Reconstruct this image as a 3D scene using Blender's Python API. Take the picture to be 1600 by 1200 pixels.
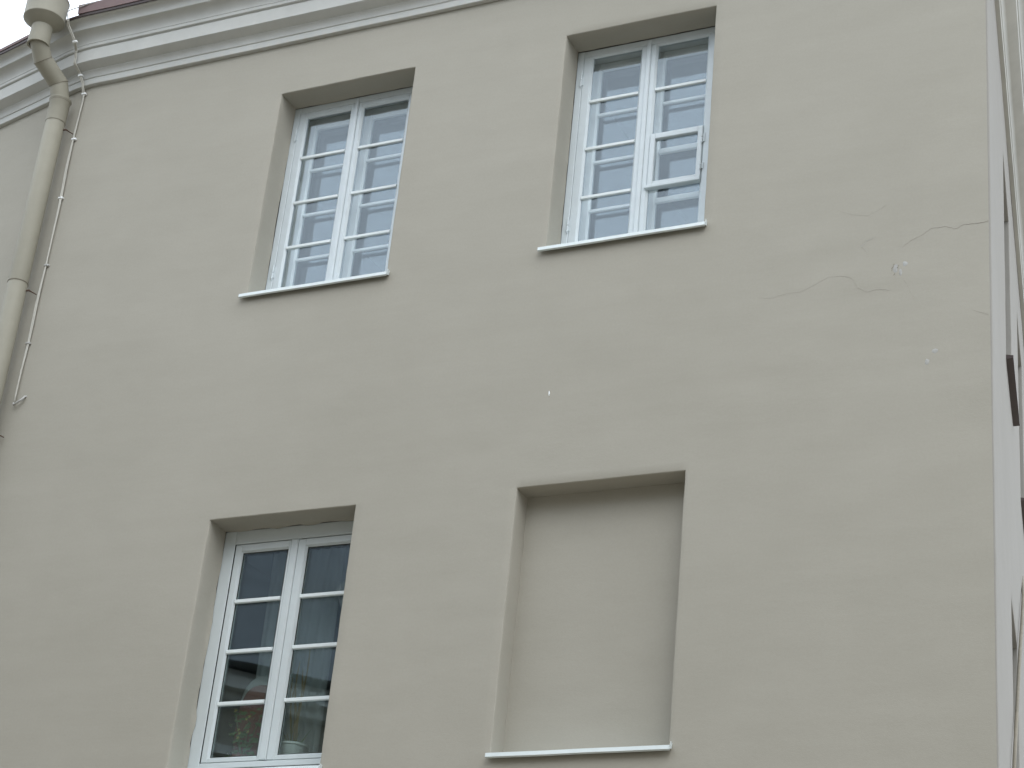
import bpy, math, random
from mathutils import Vector, Matrix, noise

random.seed(7)
for o in list(bpy.data.objects):
    bpy.data.objects.remove(o)
sc = bpy.context.scene
col = sc.collection
R = math.radians

# ------------------------------------------------------------------ camera
cam = bpy.data.cameras.new('camera')
cam.sensor_width = 36.0
cam.lens = 71.683
cam.clip_end = 2000.0
cam_ob = bpy.data.objects.new('camera', cam)
col.objects.link(cam_ob)
cx = Vector((0.9040104, 0.4173697, 0.0925617))
cy = -Vector((-0.1146126, 0.4451975, -0.8880671))
cz = -Vector((-0.4118605, 0.7922132, 0.4502990))
m = Matrix((cx, cy, cz)).transposed().to_4x4()
m.translation = Vector((0.0, -10.5, 1.65))
cam_ob.matrix_world = m
sc.camera = cam_ob

# ------------------------------------------------------------------ world: overcast daylight
SUN_EL, SUN_AZ = R(48), R(142)          # azimuth of the sun measured from +Y clockwise
world = bpy.data.worlds.new('World')
sc.world = world
world.use_nodes = True
wn, wl = world.node_tree.nodes, world.node_tree.links
wn.clear()
w_out = wn.new('ShaderNodeOutputWorld')
w_bg = wn.new('ShaderNodeBackground')
w_sky = wn.new('ShaderNodeTexSky')
w_sky.sky_type = 'NISHITA'
w_sky.sun_disc = False
w_sky.sun_elevation = SUN_EL
w_sky.sun_rotation = SUN_AZ
w_sky.dust_density = 4.0
w_hsv = wn.new('ShaderNodeHueSaturation')
w_hsv.inputs['Saturation'].default_value = 0.18
w_mix = wn.new('ShaderNodeMixRGB')
w_mix.inputs[0].default_value = 0.78
w_mix.inputs[2].default_value = (14.6, 15.9, 17.6, 1)      # even cloud cover
w_bg.inputs['Strength'].default_value = 0.12
wl.new(w_sky.outputs[0], w_hsv.inputs['Color'])
wl.new(w_hsv.outputs[0], w_mix.inputs[1])
wl.new(w_mix.outputs[0], w_bg.inputs['Color'])
wl.new(w_bg.outputs[0], w_out.inputs[0])

sun = bpy.data.lights.new('sun', 'SUN')
sun.energy = 0.5
sun.angle = R(40)
sun.color = (1.0, 0.97, 0.92)
sun_ob = bpy.data.objects.new('sun', sun)
col.objects.link(sun_ob)
sd = Vector((math.sin(SUN_AZ) * math.cos(SUN_EL), math.cos(SUN_AZ) * math.cos(SUN_EL), math.sin(SUN_EL)))
sun_ob.rotation_euler = sd.to_track_quat('Z', 'Y').to_euler()
sun_ob.location = (-5, -20, 30)

sc.view_settings.view_transform = 'Standard'
sc.view_settings.look = 'None'
sc.view_settings.exposure = 0.43
sc.view_settings.gamma = 1.0
sc.view_settings.use_curve_mapping = False
sc.cycles.max_bounces = 8
sc.cycles.diffuse_bounces = 4
sc.cycles.transparent_max_bounces = 24
sc.cycles.glossy_bounces = 5


# ------------------------------------------------------------------ helpers
class MB:
    """collects faces for one mesh"""
    def __init__(self):
        self.v, self.f, self.mi = [], [], []

    def add(self, vs, fs, mi=0):
        b = len(self.v)
        self.v += [tuple(p) for p in vs]
        self.f += [tuple(i + b for i in f) for f in fs]
        self.mi += [mi] * len(fs)

    def box(self, x0, x1, y0, y1, z0, z1, c=0.0):
        """box; c chamfers the four front (low y) edges"""
        if c <= 0:
            vs = [(x0, y0, z0), (x1, y0, z0), (x1, y0, z1), (x0, y0, z1), (x0, y1, z0), (x1, y1, z0), (x1, y1, z1), (x0, y1, z1)]
            fs = [(0, 1, 2, 3), (5, 4, 7, 6), (4, 0, 3, 7), (1, 5, 6, 2), (3, 2, 6, 7), (4, 5, 1, 0)]
        else:
            vs = [(x0 + c, y0, z0 + c), (x1 - c, y0, z0 + c), (x1 - c, y0, z1 - c), (x0 + c, y0, z1 - c),
                  (x0, y0 + c, z0), (x1, y0 + c, z0), (x1, y0 + c, z1), (x0, y0 + c, z1),
                  (x0, y1, z0), (x1, y1, z0), (x1, y1, z1), (x0, y1, z1)]
            fs = [(0, 1, 2, 3)]
            for k in range(4):
                n = (k + 1) % 4
                fs += [(k, 4 + k, 4 + n, n), (4 + k, 8 + k, 8 + n, 4 + n)]
            fs += [(9, 8, 11, 10)]
        self.add(vs, fs)

    def tube(self, pts, rad, n=10, caps=True):
        pts = [Vector(p) for p in pts]
        if not isinstance(rad, (list, tuple)):
            rad = [rad] * len(pts)
        vs, fs = [], []
        ref = None
        for i, p in enumerate(pts):
            if i == 0: t = pts[1] - p
            elif i == len(pts) - 1: t = p - pts[i - 1]
            else: t = (pts[i + 1] - p).normalized() + (p - pts[i - 1]).normalized()
            if t.length < 1e-9:
                t = Vector((0, 0, 1))
            t.normalize()
            if ref is None:
                ref = Vector((1, 0, 0)) if abs(t.x) < 0.8 else Vector((0, 1, 0))
            a = (ref - t * ref.dot(t)).normalized()
            ref = a
            b = t.cross(a)
            for k in range(n):
                an = 2 * math.pi * k / n
                vs.append(p + (a * math.cos(an) + b * math.sin(an)) * rad[i])
        for i in range(len(pts) - 1):
            for k in range(n):
                k2 = (k + 1) % n
                fs.append((i * n + k, i * n + k2, (i + 1) * n + k2, (i + 1) * n + k))
        if caps:
            fs.append(tuple(range(n - 1, -1, -1)))
            fs.append(tuple((len(pts) - 1) * n + k for k in range(n)))
        self.add(vs, fs)

    def lathe(self, c, prof, n=28):
        """prof: list of (radius, z) turned about the vertical through c"""
        vs, fs = [], []
        for r, z in prof:
            for k in range(n):
                a = 2 * math.pi * k / n
                vs.append((c[0] + r * math.cos(a), c[1] + r * math.sin(a), z))
        for i in range(len(prof) - 1):
            for k in range(n):
                k2 = (k + 1) % n
                fs.append((i * n + k, i * n + k2, (i + 1) * n + k2, (i + 1) * n + k))
        self.add(vs, fs)

    def build(self, name, mats, parent=None, smooth=False, angle=None):
        me = bpy.data.meshes.new(name)
        me.from_pydata(self.v, [], self.f)
        if not isinstance(mats, (list, tuple)):
            mats = [mats]
        for mt in mats:
            me.materials.append(mt)
        me.polygons.foreach_set('material_index', self.mi)
        if smooth or angle:
            me.polygons.foreach_set('use_smooth', [True] * len(me.polygons))
        me.update()
        if angle:
            me.set_sharp_from_angle(angle=R(angle))
        o = bpy.data.objects.new(name, me)
        col.objects.link(o)
        o.parent = parent
        return o


def tag(o, label=None, cat=None, group=None, kind=None):
    if label: o['label'] = label
    if cat: o['category'] = cat
    if group: o['group'] = group
    if kind: o['kind'] = kind
    return o


def empty(name, loc=(0, 0, 0)):
    o = bpy.data.objects.new(name, None)
    o.location = loc
    o.empty_display_size = 0.2
    col.objects.link(o)
    return o


def keep_world(root):
    """children were built in world coordinates: undo the root's offset"""
    inv = Matrix.Translation(root.location).inverted()
    for ch in root.children:
        ch.matrix_parent_inverse = inv


# ------------------------------------------------------------------ materials
def base_mat(name, colour, rough=0.6, spec=0.3, metal=0.0):
    mt = bpy.data.materials.new(name)
    mt.use_nodes = True
    b = mt.node_tree.nodes['Principled BSDF']
    b.inputs['Base Color'].default_value = (*colour, 1)
    b.inputs['Roughness'].default_value = rough
    b.inputs['Specular IOR Level'].default_value = spec
    b.inputs['Metallic'].default_value = metal
    return mt, mt.node_tree.nodes, mt.node_tree.links, b


def noise_node(n, l, co, scale, detail=4, rough=0.55, vscale=None):
    t = n.new('ShaderNodeTexNoise')
    t.inputs['Scale'].default_value = scale
    t.inputs['Detail'].default_value = detail
    t.inputs['Roughness'].default_value = rough
    if vscale:
        mp = n.new('ShaderNodeMapping')
        mp.inputs['Scale'].default_value = vscale
        l.new(co, mp.inputs[0])
        co = mp.outputs[0]
    l.new(co, t.inputs['Vector'])
    return t.outputs['Fac']


def mathn(n, l, op, a, b=None):
    x = n.new('ShaderNodeMath')
    x.operation = op
    for i, v in enumerate((a, b)):
        if v is None: continue
        if isinstance(v, (int, float)): x.inputs[i].default_value = v
        else: l.new(v, x.inputs[i])
    return x.outputs[0]


def plaster(name, colour, dirt=0.075, bump=1.0):
    """painted render: mottled tint, faint streaks, trowel waves and grain"""
    mt, n, l, b = base_mat(name, colour, 0.85, 0.15)
    co = n.new('ShaderNodeNewGeometry').outputs['Position']
    big = noise_node(n, l, co, 0.55, 3, 0.6)
    mid = noise_node(n, l, co, 3.0, 3, 0.65)
    streak = noise_node(n, l, co, 1.0, 5, 0.6, (1.1, 1.1, 6.5))
    speck = noise_node(n, l, co, 60.0, 1, 0.6)
    s = mathn(n, l, 'ADD', mathn(n, l, 'MULTIPLY', big, 0.36), mathn(n, l, 'MULTIPLY', mid, 0.20))
    s = mathn(n, l, 'ADD', s, mathn(n, l, 'MULTIPLY', streak, 0.26))
    s = mathn(n, l, 'ADD', s, mathn(n, l, 'MULTIPLY', speck, 0.18))
    ramp = n.new('ShaderNodeValToRGB')
    e = ramp.color_ramp.elements
    e[0].position, e[1].position = 0.34, 0.66
    dk = tuple(c * (1 - dirt) for c in colour)
    lt = tuple(min(1, c * (1 + dirt * 0.6)) for c in colour)
    e[0].color = (dk[0], dk[1], dk[2] * 0.985, 1)
    e[1].color = (*lt, 1)
    l.new(s, ramp.inputs[0])
    l.new(ramp.outputs[0], b.inputs['Base Color'])
    h1 = noise_node(n, l, co, 2.2, 1, 0.5, (0.8, 0.8, 1.8))
    h2 = noise_node(n, l, co, 14.0, 2, 0.6, (0.75, 0.75, 1.4))
    h3 = noise_node(n, l, co, 190.0, 1, 0.65)
    h = mathn(n, l, 'ADD', mathn(n, l, 'MULTIPLY', h1, 0.0040), mathn(n, l, 'MULTIPLY', h2, 0.0009))
    h = mathn(n, l, 'ADD', h, mathn(n, l, 'MULTIPLY', h3, 0.0007))
    bp = n.new('ShaderNodeBump')
    bp.inputs['Strength'].default_value = bump
    bp.inputs['Distance'].default_value = 1.0
    l.new(h, bp.inputs['Height'])
    l.new(bp.outputs[0], b.inputs['Normal'])
    return mt


def paint(name, colour, rough=0.45, spec=0.35, var=0.08, scale=14.0, bump=0.0004, metal=0.0):
    """brushed or sprayed paint with slight soiling"""
    mt, n, l, b = base_mat(name, colour, rough, spec, metal)
    co = n.new('ShaderNodeNewGeometry').outputs['Position']
    a = noise_node(n, l, co, scale, 5, 0.6)
    c = noise_node(n, l, co, scale * 0.12, 3, 0.5)
    s = mathn(n, l, 'ADD', mathn(n, l, 'MULTIPLY', a, 0.5), mathn(n, l, 'MULTIPLY', c, 0.5))
    ramp = n.new('ShaderNodeValToRGB')
    e = ramp.color_ramp.elements
    e[0].position, e[1].position = 0.35, 0.62
    e[0].color = (*(x * (1 - var) for x in colour), 1)
    e[1].color = (*(min(1, x * (1 + var * 0.5)) for x in colour), 1)
    l.new(s, ramp.inputs[0])
    l.new(ramp.outputs[0], b.inputs['Base Color'])
    bp = n.new('ShaderNodeBump')
    bp.inputs['Distance'].default_value = 1.0
    l.new(mathn(n, l, 'MULTIPLY', noise_node(n, l, co, scale * 5, 4, 0.6), bump), bp.inputs['Height'])
    l.new(bp.outputs[0], b.inputs['Normal'])
    return mt


def glass(name, tint, wave=0.0006, f0=0.045):
    """window pane: mirror by Schlick's law on each face, the rest passes through"""
    mt = bpy.data.materials.new(name)
    mt.use_nodes = True
    n, l = mt.node_tree.nodes, mt.node_tree.links
    n.clear()
    out = n.new('ShaderNodeOutputMaterial')
    tr = n.new('ShaderNodeBsdfTransparent')
    tr.inputs[0].default_value = (*tint, 1)
    gl = n.new('ShaderNodeBsdfGlossy')
    gl.inputs['Roughness'].default_value = 0.0
    gl.inputs['Color'].default_value = (0.84, 0.94, 1.0, 1)
    mx = n.new('ShaderNodeMixShader')
    ge = n.new('ShaderNodeNewGeometry')
    dt = n.new('ShaderNodeVectorMath')
    dt.operation = 'DOT_PRODUCT'
    l.new(ge.outputs['Incoming'], dt.inputs[0])
    l.new(ge.outputs['Normal'], dt.inputs[1])
    c = mathn(n, l, 'ABSOLUTE', dt.outputs['Value'])
    k = mathn(n, l, 'POWER', mathn(n, l, 'SUBTRACT', 1.0, c), 5.0)
    F = mathn(n, l, 'ADD', mathn(n, l, 'MULTIPLY', k, 1 - f0), f0)
    bp = n.new('ShaderNodeBump')
    bp.inputs['Distance'].default_value = 1.0
    l.new(mathn(n, l, 'MULTIPLY', noise_node(n, l, ge.outputs['Position'], 4.0, 1, 0.4), wave), bp.inputs['Height'])
    l.new(bp.outputs[0], gl.inputs['Normal'])
    l.new(F, mx.inputs[0])
    l.new(tr.outputs[0], mx.inputs[1])
    l.new(gl.outputs[0], mx.inputs[2])
    l.new(mx.outputs[0], out.inputs[0])
    return mt


M = {}
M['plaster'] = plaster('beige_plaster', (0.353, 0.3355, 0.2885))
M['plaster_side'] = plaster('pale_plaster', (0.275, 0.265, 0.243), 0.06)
M['cornice'] = paint('pale_cornice_paint', (0.50, 0.505, 0.478), 0.75, 0.2, 0.10, 5.0, 0.0006)
M['white'] = paint('white_window_paint', (0.55, 0.605, 0.625), 0.4, 0.4, 0.06)
M['white_inner'] = paint('brightened_indoor_paint', (0.74, 0.77, 0.76), 0.45, 0.35, 0.04)  # lightened colour makes up for the shade on lining and inner sashes
M['white_bar'] = paint('lit_white_bar_paint', (0.66, 0.71, 0.71), 0.4, 0.4, 0.05)  # brighter than the sashes, light on the sloping bars put into the colour
M['white_new'] = paint('white_lacquer', (0.52, 0.565, 0.57), 0.32, 0.45, 0.04)
M['sill'] = paint('white_sheet_metal', (0.64, 0.70, 0.70), 0.35, 0.5, 0.06)
M['brown_sheet'] = paint('brown_sheet_metal', (0.045, 0.030, 0.028), 0.5, 0.4, 0.2)
M['roof_sheet'] = paint('dull_brown_roof_sheet', (0.17, 0.115, 0.11), 0.55, 0.4, 0.2, 6.0)
M['pipe'] = paint('beige_pipe_paint', (0.275, 0.262, 0.210), 0.6, 0.25, 0.08, 7.0)
M['seam'] = paint('weathered_seam', (0.20, 0.18, 0.14), 0.7, 0.2, 0.2)
M['cable'] = paint('pale_cable_sheath', (0.46, 0.45, 0.40), 0.55, 0.3, 0.12, 30)
M['clip'] = paint('white_plastic_clip', (0.78, 0.80, 0.80), 0.4, 0.4, 0.05)
M['steel'] = paint('grey_steel', (0.42, 0.42, 0.40), 0.45, 0.4, 0.2, 30)
M['rust'] = paint('dark_rusty_iron', (0.10, 0.065, 0.05), 0.8, 0.2, 0.3, 40)
M['crack'] = paint('crack_shadow_dirt', (0.255, 0.235, 0.20), 0.9, 0.1, 0.15, 40)
M['crack_faint'] = paint('faint_crack_dirt', (0.295, 0.277, 0.24), 0.9, 0.1, 0.12, 40)
M['filler'] = paint('white_filler', (0.385, 0.38, 0.36), 0.85, 0.1, 0.15, 60, 0.001)
M['glass_old'] = glass('old_window_glass', (0.93, 0.95, 0.96), 0.0002, 0.064)
M['glass_new'] = glass('new_window_glass', (0.92, 0.95, 0.945), 0.0002, 0.062)
M['seal'] = base_mat('dark_seal', (0.03, 0.035, 0.03), 0.7)[0]
M['room'] = paint('dim_room_paint', (0.20, 0.20, 0.20), 0.9, 0.1, 0.1, 2)
M['pot'] = paint('white_ceramic', (0.72, 0.73, 0.72), 0.3, 0.5, 0.04)
M['ground'] = paint('grey_street_paving', (0.30, 0.265, 0.215), 0.9, 0.15, 0.25, 2.0, 0.004)

# ------------------------------------------------------------------ ground
g = MB()
g.add([(-600, -600, 0), (600, -600, 0), (600, 600, 0), (-600, 600, 0)], [(0, 1, 2, 3)])
tag(g.build('ground', M['ground']), kind='structure')

# ------------------------------------------------------------------ the corner building: path of its walls
A_L, A_R = R(14), R(100)
DL = Vector((-math.cos(A_L), math.sin(A_L), 0)); NL = Vector((-math.sin(A_L), -math.cos(A_L), 0))
DR = Vector((math.cos(A_R), math.sin(A_R), 0)); NR = Vector((math.sin(A_R), -math.cos(A_R), 0))
BEND = Vector((-9.59, 0, 0)); CORNER = Vector((-2.34, 0, 0))
RB, RC = 1.15, 0.010
TB, TC = RB * math.tan(A_L / 2), RC * math.tan(A_R / 2)
LEN_L, LEN_R = 9.0, 14.0


def path_left(u):
    """u runs from -LEN_L (far left) through the bend (0) on to the right; returns point, normal. u is x + 9.59 on the main face"""
    if u < -TB:
        return BEND + DL * (-u), NL
    if u < TB:
        t = (u + TB) / (2 * TB)
        a = -A_L * (1 - t)
        nrm = Vector((math.sin(a), -math.cos(a), 0))
        c = Vector((BEND.x + TB, RB, 0))
        return c + nrm * RB, nrm
    return Vector((BEND.x + u, 0, 0)), Vector((0, -1, 0))


def path_right(s):
    """s from CORNER along the side street wall; negative is on the main face"""
    if s > TC:
        return CORNER + DR * s, NR
    if s > -TC:
        t = (s + TC) / (2 * TC)
        a = A_R * t
        nrm = Vector((math.sin(a), -math.cos(a), 0))
        c = Vector((CORNER.x - TC, RC, 0))
        return c + nrm * RC, nrm
    return Vector((CORNER.x + s, 0, 0)), Vector((0, -1, 0))


def wave(p):
    q = Vector(p)
    return 0.0035 * noise.noise(q * 0.7) + 0.0018 * noise.noise(q * 2.3 + Vector((9, 3, 1)))


def lines(a, b, step, extra):
    ks = [a, b] + [e for e in extra if a < e < b]
    ks = sorted(set(round(k, 5) for k in ks))
    out = []
    for i in range(len(ks) - 1):
        nseg = max(1, round((ks[i + 1] - ks[i]) / step))
        out += [ks[i] + (ks[i + 1] - ks[i]) * j / nseg for j in range(nseg)]
    return out + [ks[-1]]


def wall_mesh(path, u0, u1, z0, z1, openings, step, extra_u=()):
    """sheet of plaster with real openings; each opening: dict(u0,u1,z0,z1,depth,back,ragged)"""
    mb = MB()
    eu = list(extra_u); ez = [4.6]
    ROUND = 0.006
    for o in openings:
        eu += [o['u0'] - ROUND, o['u1'] + ROUND]; ez += [o['z0'] - ROUND, o['z1'] + ROUND]
    us = lines(u0, u1, step, eu)
    zs = [z for z in lines(z0, 4.6, 0.4, [z for z in ez if z < 4.6])][:-1] + lines(4.6, z1, step, ez)
    idx = {}
    vs, fs = [], []

    def edge_jit(u, z):
        return 0.0022 * noise.noise(Vector((u * 9, 2.0, z * 9))) + 0.0012 * noise.noise(Vector((u * 30, 5.0, z * 30)))

    for i, u in enumerate(us):
        P, N = path(u)
        for j, z in enumerate(zs):
            p = Vector((P.x, P.y, z))
            p += N * wave(p)
            for o in openings:
                if o['u0'] - 0.01 <= u <= o['u1'] + 0.01 and o['z0'] - 0.01 <= z <= o['z1'] + 0.01:
                    p.z += edge_jit(u, z)
            idx[i, j] = len(vs); vs.append(p)
    e = 1e-4
    for i in range(len(us) - 1):
        for j in range(len(zs) - 1):
            uc, zc = (us[i] + us[i + 1]) / 2, (zs[j] + zs[j + 1]) / 2
            if any(o['u0'] - ROUND - e < uc < o['u1'] + ROUND + e and o['z0'] - ROUND - e < zc < o['z1'] + ROUND + e for o in openings):
                continue
            fs.append((idx[i, j], idx[i + 1, j], idx[i + 1, j + 1], idx[i, j + 1]))
    for o in openings:
        ui = [i for i, u in enumerate(us) if o['u0'] - ROUND - e <= u <= o['u1'] + ROUND + e]
        zi = [j for j, z in enumerate(zs) if o['z0'] - ROUND - e <= z <= o['z1'] + ROUND + e]
        loop = [(i, zi[0]) for i in ui] + [(ui[-1], j) for j in zi[1:]] + [(i, zi[-1]) for i in reversed(ui[:-1])] + [(ui[0], j) for j in reversed(zi[1:-1])]
        n = len(loop)
        prev = [idx[k] for k in loop]
        d = o['depth']
        rings = [(0.0018, 0.0042), (0.006, 0.006)] + [(0.006 + (d - 0.006) * t, 0.006) for t in (0.2, 0.45, 0.7, 0.9)]
        rings += [(d, 0.006)]
        for ri, (dep, ins) in enumerate(rings):
            cur = []
            last = ri == len(rings) - 1
            for (i, j) in loop:
                u, z = us[i], zs[j]
                k = ins
                if last and o.get('ragged'):
                    rg = o['ragged']
                    k += max(0.0, rg * (0.55 + 0.9 * noise.noise(Vector((u * 7, 1, z * 7))) + 0.7 * noise.noise(Vector((u * 26, 8, z * 26)))))
                du = k if i == ui[0] else (-k if i == ui[-1] else 0)
                dz = k if j == zi[0] else (-k if j == zi[-1] else 0)
                P, N = path(u + du)
                w = 0.0012 * noise.noise(Vector((u * 6, dep * 20, z * 6)))
                jx = edge_jit(u, z) * (1 if ri < 3 else 0.5)
                p = Vector((P.x, P.y, z + dz + jx)) - N * (dep - (wave((P.x, P.y, z)) if ri < 2 else 0))
                if du: p.x += w + jx
                if dz: p.z += w
                cur.append(len(vs)); vs.append(p)
            for a in range(n):
                b2 = (a + 1) % n
                fs.append((prev[a], prev[b2], cur[b2], cur[a]))
            prev = cur
        if o.get('back'):
            nu, nz = len(ui), len(zi)
            loopd = {k: prev[a] for a, k in enumerate(loop)}
            for i in ui[1:-1]:
                for j in zi[1:-1]:
                    P, N = path(us[i])
                    p = Vector((P.x, P.y, zs[j])) - N * (d + 2.0 * wave((P.x, 1.0, zs[j])) * 0.8)
                    loopd[i, j] = len(vs); vs.append(p)
            for i in ui[:-1]:
                for j in zi[:-1]:
                    fs.append((loopd[i, j], loopd[i + 1, j], loopd[i + 1, j + 1], loopd[i, j + 1]))
    mb.add(vs, fs)
    return mb


house = empty('corner_building', (-6, 0, 0))
tag(house, 'beige plastered corner building with white paned windows and pale moulded cornice', 'building')

D = 0.205
U = 9.59
openings = [
    dict(u0=-7.665 + U, u1=-6.525 + U, z0=8.612, z1=10.370, depth=D, ragged=0.008),
    dict(u0=-5.312 + U, u1=-4.192 + U, z0=8.612, z1=10.374, depth=D, ragged=0.004),
    dict(u0=-7.645 + U, u1=-6.515 + U, z0=5.090, z1=6.862, depth=D, ragged=0.014),
    dict(u0=-5.348 + U, u1=-4.217 + U, z0=5.128, z1=6.866, depth=0.165, back=True),
]
WALL_TOP = 10.98
wm = wall_mesh(path_left, -LEN_L, CORNER.x - TC + U, 0, WALL_TOP, openings, 0.06, [-TB, -TB / 2, 0, TB / 2, TB])
wall = wm.build('wall', M['plaster'], house, angle=50)

side_open = []
for s0 in (2.05, 4.45, 6.85, 9.25):
    for z0, z1 in ((8.50, 10.2), (5.0, 6.72)):
        side_open.append(dict(u0=s0, u1=s0 + 1.0, z0=z0, z1=z1, depth=0.26))
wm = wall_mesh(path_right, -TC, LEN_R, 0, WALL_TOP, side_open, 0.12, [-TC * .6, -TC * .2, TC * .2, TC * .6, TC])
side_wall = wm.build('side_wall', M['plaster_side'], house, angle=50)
side_wall['label'] = 'paler side street wall seen at a sharp angle'

# back of the house so that no light leaks in
bk = MB()
far_l, far_r = BEND + DL * LEN_L, CORNER + DR * LEN_R
bk.add([(far_l.x, far_l.y, 0), (far_r.x, far_r.y, 0), (far_r.x, far_r.y, WALL_TOP), (far_l.x, far_l.y, WALL_TOP)], [(0, 1, 2, 3)])
bk.build('rear_wall', M['plaster'], house)

# ------------------------------------------------------------------ cornice, swept round bend and corner
prof = [(0.0, 10.826), (0.034, 10.827), (0.037, 10.830), (0.038, 10.878), (0.037, 10.881), (0.049, 10.8815), (0.051, 10.884)]
for k in range(1, 8):                                    # quarter round
    a = math.pi / 2 * k / 7
    prof.append((0.051 + 0.034 * (1 - math.cos(a)), 10.888 + 0.036 * math.sin(a)))
prof += [(0.084, 10.930), (0.194, 10.926), (0.2005, 10.928), (0.2015, 11.034), (0.198, 11.040), (0.190, 11.041), (0.190, 11.052),
         (0.206, 11.053), (0.211, 11.057), (0.212, 11.080), (0.208, 11.085)]
for k in range(0, 9):                                    # two hollows, one above the other
    a = math.pi / 2 * k / 8
    prof.append((0.212 + 0.080 * (1 - math.cos(a)), 11.088 + 0.088 * math.sin(a)))
prof.append((0.294, 11.180))
for k in range(0, 9):
    a = math.pi / 2 * k / 8
    prof.append((0.295 + 0.056 * (1 - math.cos(a)), 11.182 + 0.070 * math.sin(a)))
prof += [(0.352, 11.262), (0.0, 11.262)]


def pull(o):
    return 0.06 * max(0.0, min(1.0, (o - 0.03) / 0.17))


def flat(profile):
    return [(o - pull(o), z + 0.9 * pull(o)) if o > 0 else (o, z + (0.054 if z > 11 else 0)) for o, z in profile]


def cornice_stations():
    st = []
    for s in [-LEN_L + i * 0.3 for i in range(int((LEN_L - TB) / 0.3) + 1)]:
        st.append((s,) + path_left(s))
    for k in range(9):
        u = -TB + 2 * TB * k / 8
        st.append((u,) + path_left(u))
    n1, n2 = Vector((0, -1, 0)), NR
    mit = (n1 + n2) / (1 + n1.dot(n2))
    x = BEND.x + TB + 0.25
    while x < CORNER.x - 0.75:
        st.append((x,) + (Vector((x, 0, 0)), n1))
        x += 0.25
    st.append((0, CORNER, mit))
    for s in [0.9 + i * 0.5 for i in range(int((LEN_R - 1) / 0.5))]:
        st.append((s, CORNER + DR * s, n2))
    return st


def sweep(profile, name, mat, closed=False, jit=0.0025, parent=None, stations=None, angle=22):
    mb = MB(); vs = []; fs = []
    st = stations or cornice_stations()
    profile = flat(profile)
    np_ = len(profile)
    for i, (s, P, N) in enumerate(st):
        for k, (o, z) in enumerate(profile):
            w = jit * noise.noise(Vector((P.x * 1.3, P.y * 1.3 + k * 0.05, 4)))
            w2 = jit * 0.7 * noise.noise(Vector((P.x * 3.1, P.y * 3.1, k * 0.15 + 9)))
            q = P + N * (o + (w if o > 0 else 0))
            vs.append((q.x, q.y, z + w + w2))
    for i in range(len(st) - 1):
        for k in range(np_ - 1 + (1 if closed else 0)):
            k2 = (k + 1) % np_
            fs.append((i * np_ + k, (i + 1) * np_ + k, (i + 1) * np_ + k2, i * np_ + k2))
    mb.add(vs, fs)
    return mb.build(name, mat, parent, angle=angle)


sweep(prof, 'cornice', M['cornice'], parent=house)['label'] = 'pale moulded cornice under the roof edge'
# dark soffit board and sheet metal roof edge
sweep([(0.0, 11.264), (0.352, 11.264), (0.358, 11.250), (0.364, 11.250), (0.366, 11.262), (0.366, 11.272), (0.0, 11.274)], 'eaves_flashing', M['brown_sheet'], parent=house, jit=0.003)
STM = [t for t in cornice_stations()]
gut = [t for t in STM if t[1].x > BEND.x + TB + 0.04 or t[1].y > 1.0 and t[1].x > -5]
g0 = BEND.x + TB - 0.10
gut = [(0, Vector((g0, 0, 0)), Vector((0, -1, 0)))] + [t for t in STM if (t[1].y < 1e-6 and t[1].x > g0 + 0.02) or t[1].x > -5]
gp = [(0.367, 11.276), (0.372, 11.276), (0.384, 11.355), (0.378, 11.362), (0.368, 11.356), (0.352, 11.280)]
sweep(gp, 'gutter_edge', M['roof_sheet'], closed=True, parent=house, jit=0.003, stations=gut)
gut2 = [t for t in STM if t[1].x < BEND.x - 0.20]
sweep([(0.367, 11.276), (0.372, 11.276), (0.376, 11.300), (0.370, 11.305), (0.352, 11.280)], 'gutter_edge', M['roof_sheet'], closed=True, parent=house, jit=0.003, stations=gut2)
# sloping roof behind the gutter
rf = [(0.352, 11.279), (-5.0, 14.6), (-5.0, 11.279)]
sweep(rf, 'roof', M['roof_sheet'], closed=True, parent=house, jit=0.0)


# ------------------------------------------------------------------ windows
def frame_ring(mb, x0, x1, z0, z1, w, y0, y1, c=0.004, wt=None, wb=None):
    """four members butted: stiles full height, rails between them"""
    wt = wt or w; wb = wb or w
    mb.box(x0, x0 + w, y0, y1, z0, z1, c)
    mb.box(x1 - w, x1, y0, y1, z0, z1, c)
    mb.box(x0 + w, x1 - w, y0 + 0.0015, y1, z1 - wt, z1, c)
    mb.box(x0 + w, x1 - w, y0 + 0.0015, y1, z0, z0 + wb, c)


def bead(mb, x0, x1, z0, z1, y0, w, d):
    """sloping glazing bead running round the inside of a sash opening"""
    o = [(x0, y0, z0), (x1, y0, z0), (x1, y0, z1), (x0, y0, z1)]
    i = [(x0 + w, y0 + d, z0 + w), (x1 - w, y0 + d, z0 + w), (x1 - w, y0 + d, z1 - w), (x0 + w, y0 + d, z1 - w)]
    i2 = [(x, y0 + d + 0.02, z) for x, _, z in i]
    vs = o + i + i2
    fs = []
    for k in range(4):
        n = (k + 1) % 4
        fs += [(k, n, 4 + n, 4 + k), (4 + k, 4 + n, 8 + n, 8 + k)]
    mb.add(vs, fs)


def bar(mb, x0, x1, z, h, y0, d):
    """glazing bar with a bevelled nose, running in x"""
    c = min(d * 0.4, h * 0.16)
    p = [(y0, z - h / 2 + c), (y0, z + h / 2 - c), (y0 + c, z + h / 2), (y0 + d, z + h / 2), (y0 + d, z - h / 2), (y0 + c, z - h / 2)]
    vs = [(x0, a, b) for a, b in p] + [(x1, a, b) for a, b in p]
    n = len(p)
    mb.add(vs, [(k, (k + 1) % n, n + (k + 1) % n, n + k) for k in range(n)] + [tuple(range(n))[::-1], tuple(range(n, 2 * n))])


def one(fn, name, mat, parent, **kw):
    mb = MB(); fn(mb)
    return mb.build(name, mat, parent, **kw)


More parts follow.
